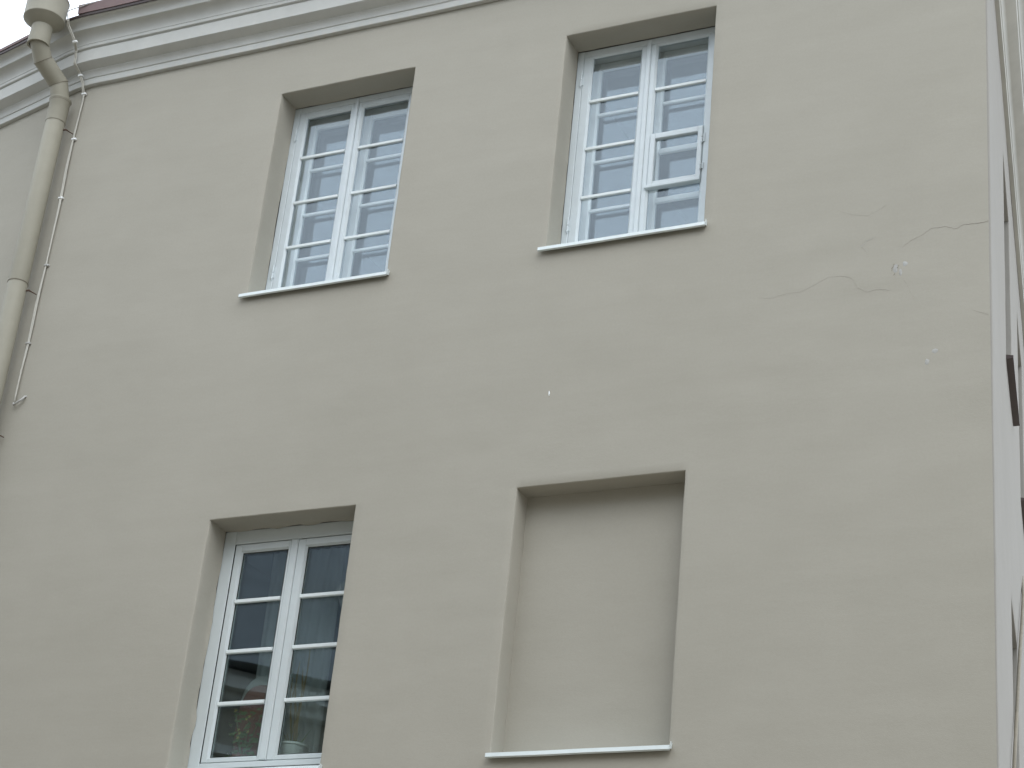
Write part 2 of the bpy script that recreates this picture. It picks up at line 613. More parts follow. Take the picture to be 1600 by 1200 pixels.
def hinge(parent, x, y, z, h, mat):
    mb = MB()
    mb.tube([(x, y, z - h / 2), (x, y, z - 0.002)], 0.0075, 8)
    mb.tube([(x, y, z + 0.002), (x, y, z + h / 2)], 0.0075, 8)
    mb.tube([(x, y, z - h / 2 - 0.010), (x, y, z - h / 2)], [0.003, 0.006], 8)
    mb.tube([(x, y, z + h / 2), (x, y, z + h / 2 + 0.010)], [0.006, 0.003], 8)
    mb.box(x - 0.020, x + 0.020, y + 0.004, y + 0.009, z - h * 0.42, z + h * 0.42)
    return mb.build('hinge', mat, parent, angle=40)


def sill(parent, x0, x1, zf, zb, yb, lip=0.024, out=0.040, upturn=True, mat=None, left_flat=False):
    """folded sheet metal sill: sloping tray, front lip with a return, ends turned up"""
    mb = MB()
    t = 0.003
    p = [(yb, zb), (-out, zf), (-out - 0.002, zf - lip), (-out + 0.010, zf - lip - 0.006), (-out + 0.010, zf - lip - 0.003), (-out + 0.002, zf - lip + 0.002), (-out + 0.003, zf - t - 0.001), (yb, zb - t)]
    n = len(p); vs = []; fs = []
    nseg = 14
    for k in range(nseg + 1):
        x = x0 + (x1 - x0) * k / nseg
        for a, b in p:
            w = 0.0016 * noise.noise(Vector((x * 3.3, 3.0, zf)))
            vs.append((x, a, b + w))
    for k in range(nseg):
        fs += [(k * n + i, k * n + (i + 1) % n, (k + 1) * n + (i + 1) % n, (k + 1) * n + i) for i in range(n)]
    fs += [tuple(range(n))[::-1], tuple(range(nseg * n, nseg * n + n))]
    mb.add(vs, fs)
    if upturn:
        for x, sgn in ((x1, 1), (x0, -1)):
            if sgn < 0 and left_flat: continue
            vs = []
            for dx in (0, 0.002 * sgn):
                vs += [(x + dx, -out, zf - lip), (x + dx + sgn * 0.006, -out + 0.004, zf + 0.022), (x + dx + sgn * 0.003, -0.004, zf + 0.020), (x + dx, -0.004, zf - 0.012)]
            mb.add(vs, [(0, 1, 2, 3), (7, 6, 5, 4), (0, 4, 5, 1), (1, 5, 6, 2), (2, 6, 7, 3), (3, 7, 4, 0)])
    return mb.build('sill', mat or M['sill'], parent, angle=30)


def room(parent, x0, x1, z0, z1, wx0, wx1, wz0, wz1, yw, depth=3.5):
    """room behind the window: inner wall with its opening, side walls, floor, ceiling, rear wall"""
    mb = MB()
    y0 = yw + 0.16
    o = [(wx0, y0, wz0), (wx1, y0, wz0), (wx1, y0, wz1), (wx0, y0, wz1)]
    f = [(wx0, yw, wz0), (wx1, yw, wz0), (wx1, yw, wz1), (wx0, yw, wz1)]
    a = [(x0, y0, z0), (x1, y0, z0), (x1, y0, z1), (x0, y0, z1)]
    b = [(x0, y0 + depth, z0), (x1, y0 + depth, z0), (x1, y0 + depth, z1), (x0, y0 + depth, z1)]
    vs = f + o + a + b; fs = []
    for r in range(3):
        for k in range(4):
            n = (k + 1) % 4
            fs.append((r * 4 + k, r * 4 + n, r * 4 + 4 + n, r * 4 + 4 + k))
    fs.append((12, 13, 14, 15))
    mb.add(vs, fs)
    return mb.build('room_interior', M['room'], parent)


def old_window(xl, xr, zt, gl, gr, gz, bars, batten, label, vent=False):
    """double casement: outer and inner pair of four pane sashes in one white box"""
    Y = D + 0.004
    x0, x1 = xl + 0.001, xr - 0.001
    z0, z1 = 8.655, zt - 0.003
    fw = 0.050
    mb = MB()
    frame_ring(mb, x0, x1, z0, z1, fw, Y, Y + 0.045)
    w = mb.build('window', M['white'], house)
    w['label'] = label
    # timber lining between the outer and the inner sashes
    mb = MB()
    for a, b in (((x0 + 0.012, x0 + 0.030), (z0, z1)), ((x1 - 0.030, x1 - 0.012), (z0, z1))):
        mb.box(a[0], a[1], Y + 0.046, Y + 0.185, b[0], b[1])
    mb.box(x0 + 0.031, x1 - 0.031, Y + 0.046, Y + 0.185, z1 - 0.030, z1 - 0.012)
    mb.box(x0 + 0.031, x1 - 0.031, Y + 0.046, Y + 0.185, z0 + 0.010, z0 + 0.030)
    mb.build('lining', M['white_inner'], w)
    bw = 0.012
    for layer, y in ((0, Y + 0.002), (1, Y + 0.128)):
        dx = 0 if layer == 0 else 0.012
        dzb = 0 if layer == 0 else -0.035
        for side, (a, b) in enumerate((gl, gr)):
            ga, gb = a + (dx if side == 0 else dx * 0.6), b - (dx * 0.6 if side == 0 else dx)
            g0, g1 = gz[0], gz[1] - (0 if layer == 0 else 0.02)
            if layer == 0:
                oa = (x0 + fw + 0.002) if side == 0 else batten[1] - 0.002
                ob = (batten[0] + 0.002) if side == 0 else (x1 - fw - 0.002)
            else:
                oa = (x0 + 0.034) if side == 0 else (batten[0] + batten[1]) / 2 + 0.003
                ob = (batten[0] + batten[1]) / 2 - 0.003 if side == 0 else x1 - 0.034
            s0, s1 = z0 + (fw + 0.002 if layer == 0 else 0.034), z1 - (fw + 0.002 if layer == 0 else 0.034)
            mb = MB()
            # stiles and rails
            mb.box(oa, ga - bw, y, y + 0.038, s0, s1, 0.003)
            mb.box(gb + bw, ob, y, y + 0.038, s0, s1, 0.003)
            mb.box(ga - bw, gb + bw, y + 0.001, y + 0.038, g1 + bw, s1, 0.003)
            mb.box(ga - bw, gb + bw, y + 0.001, y + 0.038, s0, g0 - bw, 0.003)
            bead(mb, ga - bw, gb + bw, g0 - bw, g1 + bw, y + 0.003, bw, 0.012)
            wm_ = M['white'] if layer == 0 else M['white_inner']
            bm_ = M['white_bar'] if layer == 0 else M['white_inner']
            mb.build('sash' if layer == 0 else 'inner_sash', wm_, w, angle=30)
            zz = [g0] + [q + dzb for q in sorted(bars)] + [g1]
            for k, q in enumerate(zz[1:-1]):
                if vent and layer == 0 and side == 1 and k in (0, 1):
                    continue
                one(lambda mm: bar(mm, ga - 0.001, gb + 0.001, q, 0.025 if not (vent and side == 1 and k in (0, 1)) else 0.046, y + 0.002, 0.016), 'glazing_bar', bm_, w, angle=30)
            for k in range(4):
                za, zb = zz[k], zz[k + 1]
                pa, pb = ga, gb
                if vent and layer == 0 and side == 1 and k == 1:
                    # small opening casement in the third pane
                    v0, v1 = za + 0.004, zb + 0.012
                    yy = y - 0.007
                    mb = MB()
                    frame_ring(mb, ga - 0.006, gb + 0.006, v0, v1, 0.036, yy, yy + 0.034, 0.004, wt=0.034, wb=0.030)
                    mb.build('vent_frame', M['white'], w, angle=30)
                    one(lambda mm: bar(mm, ga - 0.022, gb + 0.006, v0 - 0.012, 0.028, yy - 0.010, 0.046), 'weather_bar', M['white'], w, angle=30)
                    one(lambda mm: bar(mm, ga - 0.001, gb + 0.001, v1 + 0.008, 0.016, y + 0.003, 0.030), 'glazing_bar', M['white'], w, angle=30)
                    za, zb, pa, pb = v0 + 0.026, v1 - 0.030, ga + 0.026, gb - 0.026
                    if layer == 0:
                        hinge(w, gb + 0.004, yy - 0.003, v0 + 0.09, 0.055, M['white'])
                        hinge(w, gb + 0.004, yy - 0.003, v1 - 0.09, 0.085, M['white'])
                jt = random.uniform(-0.0012, 0.0012)
                pm = MB()
                pm.box(pa - 0.003, pb + 0.003, y + 0.018 + jt, y + 0.021 + jt, za + 0.002, zb - 0.002)
                pm.build('pane', M['glass_old'], w)
    one(lambda mm: mm.box(batten[0], batten[1], Y - 0.010, Y + 0.001, z0 + 0.02, z1 - 0.012, 0.005), 'batten', M['white'], w, angle=30)
    for q in (z0 + 0.26, z1 - 0.25):
        hinge(w, x0 + fw - 0.006, Y - 0.005, q, 0.105, M['white'])
    sill(w, xl - 0.040, xr + 0.022, 8.612, 8.668, D, left_flat=True)
    room(house, xl - 0.9, xr + 0.9 if xr < -5 else xr + 0.8, 7.6, 10.78, x0 + 0.02, x1 - 0.02, 8.66, z1 - 0.01, Y + 0.19)
    return w


old_window(-7.665, -6.525, 10.370, (-7.545, -7.172), (-7.055, -6.682), (8.772, 10.267), (9.905, 9.507, 9.120), (-7.131, -7.098),
           'upper left double casement window with eight panes')
old_window(-5.312, -4.192, 10.374, (-5.190, -4.824), (-4.696, -4.325), (8.776, 10.305), (9.930, 9.530, 9.130), (-4.776, -4.742),
           'upper right double casement window with a small hinged vent pane', vent=True)


def new_window():
    Y = D + 0.004
    x0, x1, z0, z1 = -7.645, -6.520, 5.185, 6.860
    mb = MB()
    mb.box(x0, -7.553, Y, Y + 0.075, z0, z1, 0.004)
    mb.box(-6.612 + 0.03, x1, Y, Y + 0.075, z0, z1, 0.004)
    mb.box(-7.553, -6.582, Y + 0.0015, Y + 0.075, 6.762, z1, 0.004)
    mb.box(-7.553, -6.582, Y + 0.0015, Y + 0.075, z0, 5.226, 0.004)
    w = mb.build('window', M['white_new'], house, angle=30)
    w['label'] = 'lower left window with eight dark panes and potted plants behind'
    bars = (6.345, 5.988, 5.627)
    for (oa, ob, ga, gb) in ((-7.548, -7.105, -7.490, -7.135), (-7.050, -6.586, -6.980, -6.640)):
        g0, g1, s0, s1 = 5.266, 6.700, 5.230, 6.757
        bw = 0.010
        y = Y + 0.004
        mb = MB()
        mb.box(oa, ga - bw, y, y + 0.06, s0, s1, 0.005)
        mb.box(gb + bw, ob, y, y + 0.06, s0, s1, 0.005)
        mb.box(ga - bw, gb + bw, y + 0.001, y + 0.06, g1 + bw, s1, 0.003)
        mb.box(ga - bw, gb + bw, y + 0.001, y + 0.06, s0, g0 - bw, 0.003)
        bead(mb, ga - bw, gb + bw, g0 - bw, g1 + bw, y + 0.003, bw, 0.014)
        mb.build('sash', M['white_new'], w, angle=30)
        sl = MB()
        frame_ring(sl, ga - 0.001, gb + 0.001, g0 - 0.001, g1 + 0.001, 0.006, y + 0.0185, y + 0.024, 0)
        sl.build('seal', M['seal'], w)
        for q in bars:
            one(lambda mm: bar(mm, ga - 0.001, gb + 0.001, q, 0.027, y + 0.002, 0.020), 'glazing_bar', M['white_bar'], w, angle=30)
        zz = [g0] + sorted(bars) + [g1]
        for k in range(4):
            jt = random.uniform(-0.0005, 0.0005)
            for yy in (y + 0.025, y + 0.041):
                pm = MB(); pm.box(ga, gb, yy + jt, yy + 0.003 + jt, zz[k] + 0.002, zz[k + 1] - 0.002)
                pm.build('pane', M['glass_new'], w)
    one(lambda mm: mm.box(-7.104, -7.051, Y - 0.002, Y + 0.064, 5.232, 6.760, 0.005), 'batten', M['white_new'], w, angle=30)
    one(lambda mm: mm.box(-7.552, -7.549, Y + 0.003, Y + 0.07, 5.228, 6.760), 'seal', M['seal'], w)
    sill(w, -7.685, -6.495, 5.088, 5.180, D)
    room(house, -8.3, -5.9, 4.3, 7.2, x0 + 0.03, x1 - 0.03, 5.2, 6.83, Y + 0.08)
    return w


lw = new_window()
niche = MB()
sn = sill(house, -5.360, -4.198, 5.128, 5.150, 0.16, left_flat=True)
sn['label'] = 'white metal sill of the blind window niche'

# windows of the side street wall, only their deep heads, jambs and brown sills show
for o in side_open:
    P0, _ = path_right(o['u0']); P1, _ = path_right(o['u1'])
    mb = MB()
    def loc(s, dep, z):
        p = CORNER + DR * s - NR * dep
        return (p.x, p.y, z)
    a, b, c, d = o['u0'] - 0.01, o['u1'] + 0.01, o['z0'] - 0.01, o['z1'] + 0.01
    def lbox(mm, s0, s1, d0, d1, z0, z1):
        vs = [loc(s0, d0, z0), loc(s1, d0, z0), loc(s1, d0, z1), loc(s0, d0, z1), loc(s0, d1, z0), loc(s1, d1, z0), loc(s1, d1, z1), loc(s0, d1, z1)]
        mm.add(vs, [(0, 1, 2, 3), (5, 4, 7, 6), (4, 0, 3, 7), (1, 5, 6, 2), (3, 2, 6, 7), (4, 5, 1, 0)])
    lbox(mb, a, a + 0.07, 0.262, 0.32, c, d); lbox(mb, b - 0.07, b, 0.262, 0.32, c, d)
    lbox(mb, a + 0.07, b - 0.07, 0.263, 0.32, d - 0.07, d); lbox(mb, a + 0.07, b - 0.07, 0.263, 0.32, c, c + 0.07)
    mid = (a + b) / 2
    lbox(mb, mid - 0.04, mid + 0.04, 0.2635, 0.32, c + 0.07, d - 0.07)
    w = mb.build('window', M['white'], house)
    w['label'] = 'side street window seen edge on'
    for s0, s1 in ((a + 0.07, mid - 0.04), (mid + 0.04, b - 0.07)):
        mb = MB(); lbox(mb, s0, s1, 0.29, 0.294, c + 0.07, d - 0.07); mb.build('pane', M['glass_old'], w)
    mb = MB(); lbox(mb, a - 0.03, b + 0.03, 0.36, 0.37, c - 0.03, d + 0.03); mb.build('dark_backing', M['room'], w)  # plain panel closing the window behind its panes
    mb = MB()
    vs = []
    for s in (a - 0.02, b + 0.02):
        vs += [loc(s, 0.262, c + 0.035), loc(s, -0.048, c - 0.010), loc(s, -0.048, c - 0.032), loc(s, 0.0, c - 0.035)]
    mb.add(vs, [(0, 1, 5, 4), (1, 2, 6, 5), (2, 3, 7, 6), (3, 0, 4, 7), (3, 2, 1, 0), (4, 5, 6, 7)])
    mb.build('sill', M['brown_sheet'], w)
keep_world(house)

# ------------------------------------------------------------------ cracks and patches in the plaster
def wall_strip(name, pts, width, mat, parent, proud=0.0012, label=None):
    """thin uneven ribbon hugging the wall; tapers to both ends"""
    mb = MB(); vs = []; fs = []
    n = len(pts)
    fine = []
    for i in range(n - 1):
        for k in range(5):
            t = k / 5
            fine.append((pts[i][0] * (1 - t) + pts[i + 1][0] * t, pts[i][1] * (1 - t) + pts[i + 1][1] * t))
    fine.append(pts[-1])
    for i, (x, z) in enumerate(fine):
        x += 0.004 * noise.noise(Vector((i * 0.9, z, 3))); z += 0.005 * noise.noise(Vector((x * 3, i * 0.9, 7)))
        t = i / (len(fine) - 1)
        hw = width * 0.5 * (0.35 + 0.65 * t) * (1 + 0.5 * noise.noise(Vector((i * 0.7, 1, 1))))
        y = -wave((x, 0, z)) - proud
        vs += [(x, y, z - hw), (x, y - 0.0004, z), (x, y, z + hw)]
    for i in range(len(fine) - 1):
        fs += [(i * 3, i * 3 + 3, i * 3 + 4, i * 3 + 1), (i * 3 + 1, i * 3 + 4, i * 3 + 5, i * 3 + 2)]
    mb.add(vs, fs)
    o = mb.build(name, mat, parent)
    if label: o['label'] = label
    return o


def patch(cxp, czp, w, h, mat, parent, seed, name='plaster_patch'):
    """blob of filler, thickest in the middle"""
    mb = MB(); vs = [(cxp, -wave((cxp, 0, czp)) - 0.0022, czp)]; fs = []
    n = 14
    for ring, t, pr in ((0, 0.6, 0.0018), (1, 1.0, 0.0003)):
        for k in range(n):
            a = 2 * math.pi * k / n
            rr = t * (1 + 0.45 * noise.noise(Vector((math.cos(a) * 1.6, math.sin(a) * 1.6, seed * 3.7 + ring))))
            x, z = cxp + w / 2 * rr * math.cos(a), czp + h / 2 * rr * math.sin(a)
            vs.append((x, -wave((x, 0, z)) - pr, z))
    for k in range(n):
        k2 = (k + 1) % n
        fs += [(0, 1 + k, 1 + k2), (1 + k, 1 + n + k, 1 + n + k2, 1 + k2)]
    mb.add(vs, fs)
    o = mb.build(name, mat, parent, smooth=True)
    return o


A = [(-2.881, 8.227), (-2.831, 8.265), (-2.762, 8.293), (-2.703, 8.331), (-2.614, 8.331), (-2.555, 8.301), (-2.502, 8.326), (-2.439, 8.32), (-2.38, 8.319), (-2.352, 8.325)]
wall_strip('crack', A, 0.0028, M['crack'], wall, label='longest crack, running to the building corner')
Bc = [(-3.795, 8.006), (-3.711, 7.993), (-3.608, 8.011), (-3.525, 8.007), (-3.464, 8.032), (-3.403, 8.06), (-3.342, 8.089), (-3.24, 8.077), (-3.189, 8.05), (-3.158, 7.982), (-3.097, 7.942), (-3.038, 7.955), (-2.958, 7.935)]
wall_strip('crack', Bc, 0.0013, M['crack_faint'], wall)
wall_strip('crack', [(-3.091, 8.188), (-3.112, 8.237), (-3.14, 8.274)], 0.0020, M['crack'], wall)
wall_strip('crack', [(-3.062, 8.327), (-3.103, 8.31), (-3.14, 8.274)], 0.0035, M['filler'], wall)
wall_strip('crack', [(-3.281, 8.557), (-3.187, 8.511), (-3.105, 8.491), (-3.034, 8.519), (-2.984, 8.551)], 0.0010, M['crack_faint'], wall)
wall_strip('crack', [(-2.795, 7.827), (-2.835, 7.921), (-2.869, 7.994)], 0.0010, M['crack'], wall)
wall_strip('crack', [(-2.454, 7.721), (-2.416, 7.706), (-2.362, 7.676)], 0.0014, M['crack'], wall)
for k, (px, pz, pw, ph, mt_) in enumerate(((-2.922, 8.082, 0.030, 0.060, 'filler'), (-2.892, 8.050, 0.020, 0.046, 'filler'), (-2.864, 8.108, 0.030, 0.030, 'steel'),
                                           (-2.681, 7.481, 0.036, 0.030, 'filler'), (-2.727, 7.415, 0.026, 0.044, 'filler'), (-5.184, 7.515, 0.010, 0.036, 'clip'))):
    patch(px, pz, pw, ph, M[mt_], wall, k)
for pts in ([(-2.950, 8.050), (-2.944, 8.085), (-2.930, 8.115)], [(-2.935, 8.035), (-2.925, 8.048)], [(-2.900, 8.105), (-2.910, 8.085)], [(-5.179, 7.540), (-5.178, 7.515), (-5.182, 7.490)]):
    wall_strip('spall_edge', pts, 0.007, M['seam'], wall, proud=0.0026)
for ch in wall.children:
    ch.matrix_parent_inverse = Matrix()
for ch in house.children:
    ch.matrix_parent_inverse = Matrix.Translation(house.location).inverted()

# ------------------------------------------------------------------ drain pipe at the bend
PS = 0.112
def lp(s, off, z):
    p = BEND + DL * s + NL * off
    return Vector((p.x, p.y, z))


pipe = empty('drain_pipe', lp(PS, 0.12, 0))
tag(pipe, 'beige painted metal drain pipe with funnel head at the wall bend', 'drain pipe')
RP = 0.077
joints = [10.66, 8.985, 7.15, 5.3, 3.45, 1.6, 0.15]
for k in range(len(joints) - 1):
    zt, zb = joints[k], joints[k + 1]
    mb = MB()
    top = 0.0025
    mb.tube([lp(PS, 0.12, zb - 0.05), lp(PS, 0.12, zb), lp(PS, 0.12, zt - 0.002), lp(PS, 0.12, zt)], [RP - 0.003, RP, RP, RP - 0.001], 32, caps=False)
    mb.build('pipe_section', M['pipe'], pipe, angle=40)
    # rolled seam along the pipe, on the side away from the bend
    sd_ = (DL * 0.80 + NL * 0.60)
    c0 = lp(PS, 0.12, 0) + sd_ * (RP + 0.0005)
    one(lambda mm: mm.tube([(c0.x, c0.y, zb), (c0.x, c0.y, zt)], 0.0032, 6), 'seam', M['pipe'], pipe)
# collar at the top of the straight run
mb = MB(); c = lp(PS, 0.12, 0)
mb.lathe((c.x, c.y), [(RP + 0.001, 10.46), (RP + 0.003, 10.462), (RP + 0.004, 10.655), (RP + 0.009, 10.662), (RP + 0.013, 10.672), (RP + 0.012, 10.678), (RP - 0.004, 10.681)], 36)
mb.build('collar', M['pipe'], pipe, angle=40)
for zc, rr in ((10.654, 0.0045), (10.4585, 0.0015)):
    mb = MB(); mb.lathe((c.x, c.y), [(RP + rr, zc - 0.0025), (RP + rr + 0.0008, zc - 0.001), (RP + rr + 0.0008, zc + 0.001), (RP + rr, zc + 0.0025)], 36)
    mb.build('joint_ring', M['seam'], pipe, angle=40)
mb = MB(); mb.lathe((c.x, c.y), [(RP + 0.0012, 8.983), (RP + 0.0035, 8.985), (RP + 0.0035, 8.990), (RP + 0.0012, 8.992)], 36)
mb.build('joint_ring', M['seam'], pipe, angle=40)
# the offset: short lengths of pipe mitred together
axis = [lp(PS, 0.12, 10.60), lp(PS, 0.121, 10.665), lp(0.112, 0.170, 10.808), lp(0.118, 0.358, 10.928), lp(0.098, 0.440, 11.040), lp(0.098, 0.445, 11.10)]
for k in range(len(axis) - 2):
    mb = MB()
    a, b2 = axis[k], axis[k + 1]
    def mitre_ring(i):
        p = axis[i]
        t1 = (axis[i] - axis[i - 1]).normalized() if i > 0 else (axis[1] - axis[0]).normalized()
        t2 = (axis[i + 1] - axis[i]).normalized() if i < len(axis) - 1 else t1
        return p, (t1 + t2).normalized()
    d = (b2 - a).normalized()
    ref = (DL - d * DL.dot(d)).normalized(); oth = d.cross(ref)
    n = 32; vs = []
    for e_, (p, nn) in enumerate((mitre_ring(k), mitre_ring(k + 1))):
        for q in range(n):
            an = 2 * math.pi * q / n
            r_ = RP - 0.002 - 0.0015 * (k % 2)
            v = a + (ref * math.cos(an) + oth * math.sin(an)) * r_
            t = (p - v).dot(nn) / d.dot(nn)
            vs.append(v + d * t)
    mb.add(vs, [(q, (q + 1) % n, n + (q + 1) % n, n + q) for q in range(n)])
    mb.build('elbow_section', M['pipe'], pipe, angle=60)
    if k < len(axis) - 3 or True:
        sm = MB(); ring = vs[n:] + [vs[n]]
        cen = sum((Vector(v) for v in vs[n:]), Vector()) / n
        sm.tube([cen + (Vector(v) - cen) * 1.012 for v in ring], 0.0030, 5, caps=False)
        sm.build('seam', M['seam'], pipe)
# neck and funnel head
hc = lp(0.098, 0.447, 0)
mb = MB(); mb.lathe((hc.x, hc.y), [(RP - 0.004, 11.008), (RP + 0.011, 11.009), (RP + 0.012, 11.016), (RP + 0.006, 11.18), (RP + 0.004, 11.245)], 36)
mb.build('neck', M['pipe'], pipe, angle=40)
mb = MB(); mb.lathe((hc.x, hc.y), [(RP + 0.003, 11.182), (RP + 0.008, 11.184), (0.160, 11.246), (0.165, 11.250), (0.1665, 11.256), (0.165, 11.262), (0.166, 11.435), (0.171, 11.443), (0.167, 11.451), (0.160, 11.445), (0.158, 11.27), (RP - 0.01, 11.20)], 48)
mb.build('funnel', M['pipe'], pipe, angle=30)
# wall brackets: iron pin and clamp bolt on the side that shows
for z in (10.40, 8.93, 7.72, 6.5, 4.6, 2.5):
    mb = MB()
    mb.tube([lp(PS - RP * 0.75, 0.075, z), lp(PS - RP - 0.012, 0.070, z - 0.003), lp(PS - RP - 0.016, 0.050, z - 0.006), lp(PS - RP - 0.016, 0.0, z - 0.006)], [0.007, 0.008, 0.005, 0.004], 6)
    mb.build('bracket', M['rust'], pipe)
keep_world(pipe)

# ------------------------------------------------------------------ lightning / heating cable with clips
cable = empty('lightning_cable', (-9.57, -0.01, 7.9))
tag(cable, 'thin pale cable clipped down the wall bend, ending in a small hook', 'cable')
CP = [(-9.555, -0.405, 11.215), (-9.565, -0.372, 11.180), (-9.548, -0.345, 11.135), (-9.528, -0.300, 11.066), (-9.552, -0.236, 11.035), (-9.562, -0.214, 10.975), (-9.562, -0.212, 10.930),
      (-9.560, -0.200, 10.916), (-9.584, -0.105, 10.908), (-9.582, -0.092, 10.889), (-9.578, -0.046, 10.845), (-9.576, -0.040, 10.812), (-9.575, -0.012, 10.763), (-9.573, -0.008, 10.67), (-9.574, -0.010, 10.559),
      (-9.579, -0.006, 10.333), (-9.580, -0.010, 10.05), (-9.577, -0.006, 9.782), (-9.570, -0.011, 9.50), (-9.566, -0.006, 9.171), (-9.571, -0.010, 8.83), (-9.574, -0.006, 8.491), (-9.577, -0.010, 8.253), (-9.569, -0.012, 7.977)]
CP = [(x - 0.91 * pull(-y), y + pull(-y), z + 0.9 * pull(-y)) if z > 10.78 else (x, y, z) for x, y, z in CP]
for dx, r_, ph in ((-0.006, 0.0062, 0), (0.007, 0.0055, 2.0)):
    pts = []
    for i in range(len(CP) - 1):
        a, b2 = Vector(CP[i]), Vector(CP[i + 1])
        for k in range(4):
            p = a.lerp(b2, k / 4)
            sag = 0.5 + 0.8 * math.sin(p.z * 5.1 + ph) * (0 if p.z > 10.75 else 1)
            pts.append(p + Vector((dx * (1 if p.z > 10.75 else sag), 0, 0)))
    pts.append(Vector(CP[-1]))
    one(lambda mm: mm.tube(pts, r_, 7), 'strand', M['cable'], cable, smooth=True)
for k in (3, 9, 12, 15, 17, 19, 21):
    x, y, z = CP[k]
    mb = MB()
    mb.box(x - 0.019, x + 0.019, y - 0.010, y + 0.012, z - 0.009, z + 0.009, 0.004)
    mb.tube([(x + 0.021, y - 0.004, z - 0.003), (x + 0.021, y + 0.012, z - 0.003)], 0.005, 6)
    mb.build('clip', M['clip'] if k not in (19, 21) else M['steel'], cable, angle=30)
one(lambda mm: mm.tube([(-9.574, -0.014, 7.985), (-9.566, -0.018, 7.968), (-9.545, -0.022, 7.974), (-9.515, -0.024, 7.988), (-9.495, -0.020, 8.002), (-9.485, -0.010, 8.028), (-9.482, 0.004, 8.034)], [0.007, 0.009, 0.008, 0.008, 0.008, 0.008, 0.008], 8), 'hook', M['steel'], cable, smooth=True)
one(lambda mm: mm.tube([(x - 0.055, y + 0.06, z + 0.054) for x, y, z in [(-9.560, -0.400, 11.225), (-9.577, -0.405, 11.290), (-9.565, -0.405, 11.305), (-9.542, -0.403, 11.312), (-9.505, -0.398, 11.322), (-9.470, -0.392, 11.330), (-9.40, -0.386, 11.345), (-9.33, -0.384, 11.352)]], 0.0042, 6), 'tie_wire', M['steel'], cable, smooth=True)
keep_world(cable)

# ------------------------------------------------------------------ behind the lower window
def sheer(name, colour, see):
    mt = bpy.data.materials.new(name)
    mt.use_nodes = True
    n, l = mt.node_tree.nodes, mt.node_tree.links
    n.clear()
    out = n.new('ShaderNodeOutputMaterial'); tr = n.new('ShaderNodeBsdfTransparent'); df = n.new('ShaderNodeBsdfDiffuse'); tl = n.new('ShaderNodeBsdfTranslucent')
    df.inputs[0].default_value = (*colour, 1); tl.inputs[0].default_value = (*colour, 1)
    m1, m2 = n.new('ShaderNodeMixShader'), n.new('ShaderNodeMixShader')
    m1.inputs[0].default_value = 0.45; m2.inputs[0].default_value = see
    l.new(df.outputs[0], m1.inputs[1]); l.new(tl.outputs[0], m1.inputs[2])
    l.new(m1.outputs[0], m2.inputs[1]); l.new(tr.outputs[0], m2.inputs[2]); l.new(m2.outputs[0], out.inputs[0])
    return mt


M['sheer'] = sheer('white_sheer_fabric', (0.70, 0.72, 0.72), 0.42)
M['leaf'] = paint('green_leaf', (0.085, 0.15, 0.05), 0.5, 0.3, 0.35, 25)
M['dry'] = paint('dry_straw_stalk', (0.30, 0.22, 0.11), 0.7, 0.2, 0.3, 25)
M['terracotta'] = paint('red_brown_fabric', (0.18, 0.062, 0.05), 0.8, 0.15, 0.2, 20)
M['soil'] = paint('potting_soil', (0.04, 0.03, 0.02), 0.95, 0.1, 0.3, 60)
M['petal'] = paint('yellowish_petal', (0.42, 0.36, 0.10), 0.6, 0.2, 0.2, 30)


def curtain(x0, x1, z0, z1, y, label, folds, swing=0.0):
    mb = MB(); vs = []; fs = []
    nu, nv = 70, 14
    for j in range(nv + 1):
        t = j / nv
        for i in range(nu + 1):
            s_ = i / nu
            x = x0 + (x1 - x0) * s_ + swing * t * t * (s_ - 0.5)
            yy = y + 0.020 * math.sin(s_ * folds * 6.283 + 0.6 * math.sin(t * 3)) * (0.5 + 0.5 * t) + 0.008 * noise.noise(Vector((x * 9, 2, t * 3)))
            vs.append((x, yy, z1 + (z0 - z1) * t))
    for j in range(nv):
        for i in range(nu):
            a = j * (nu + 1) + i
            fs.append((a, a + 1, a + nu + 2, a + nu + 1))
    mb.add(vs, fs)
    o = mb.build('curtain', M['sheer'], None, smooth=True)
    o.modifiers.new('thick', 'SOLIDIFY').thickness = 0.0012
    return tag(o, label, 'curtain')


curtain(-7.50, -6.93, 5.26, 6.86, 0.62, 'sheer white curtain behind the lower left window', 7)


def leaf(mb, base, tip, w, droop):
    base, tip = Vector(base), Vector(tip)
    d = tip - base
    side = d.cross(Vector((0.2, 1, 0.1))).normalized()
    vs = []; n = 5
    for k in range(n + 1):
        t = k / n
        p = base + d * t + Vector((0, 0, -droop * t * t))
        ww = w * (0.25 + 1.3 * t) * (1 - t) + w * 0.02
        vs += [p - side * ww, p + Vector((0, 0.15 * ww, 0)), p + side * ww]
    fs = []
    for k in range(n):
        a = k * 3
        fs += [(a, a + 1, a + 4, a + 3), (a + 1, a + 2, a + 5, a + 4)]
    mb.add(vs, fs)


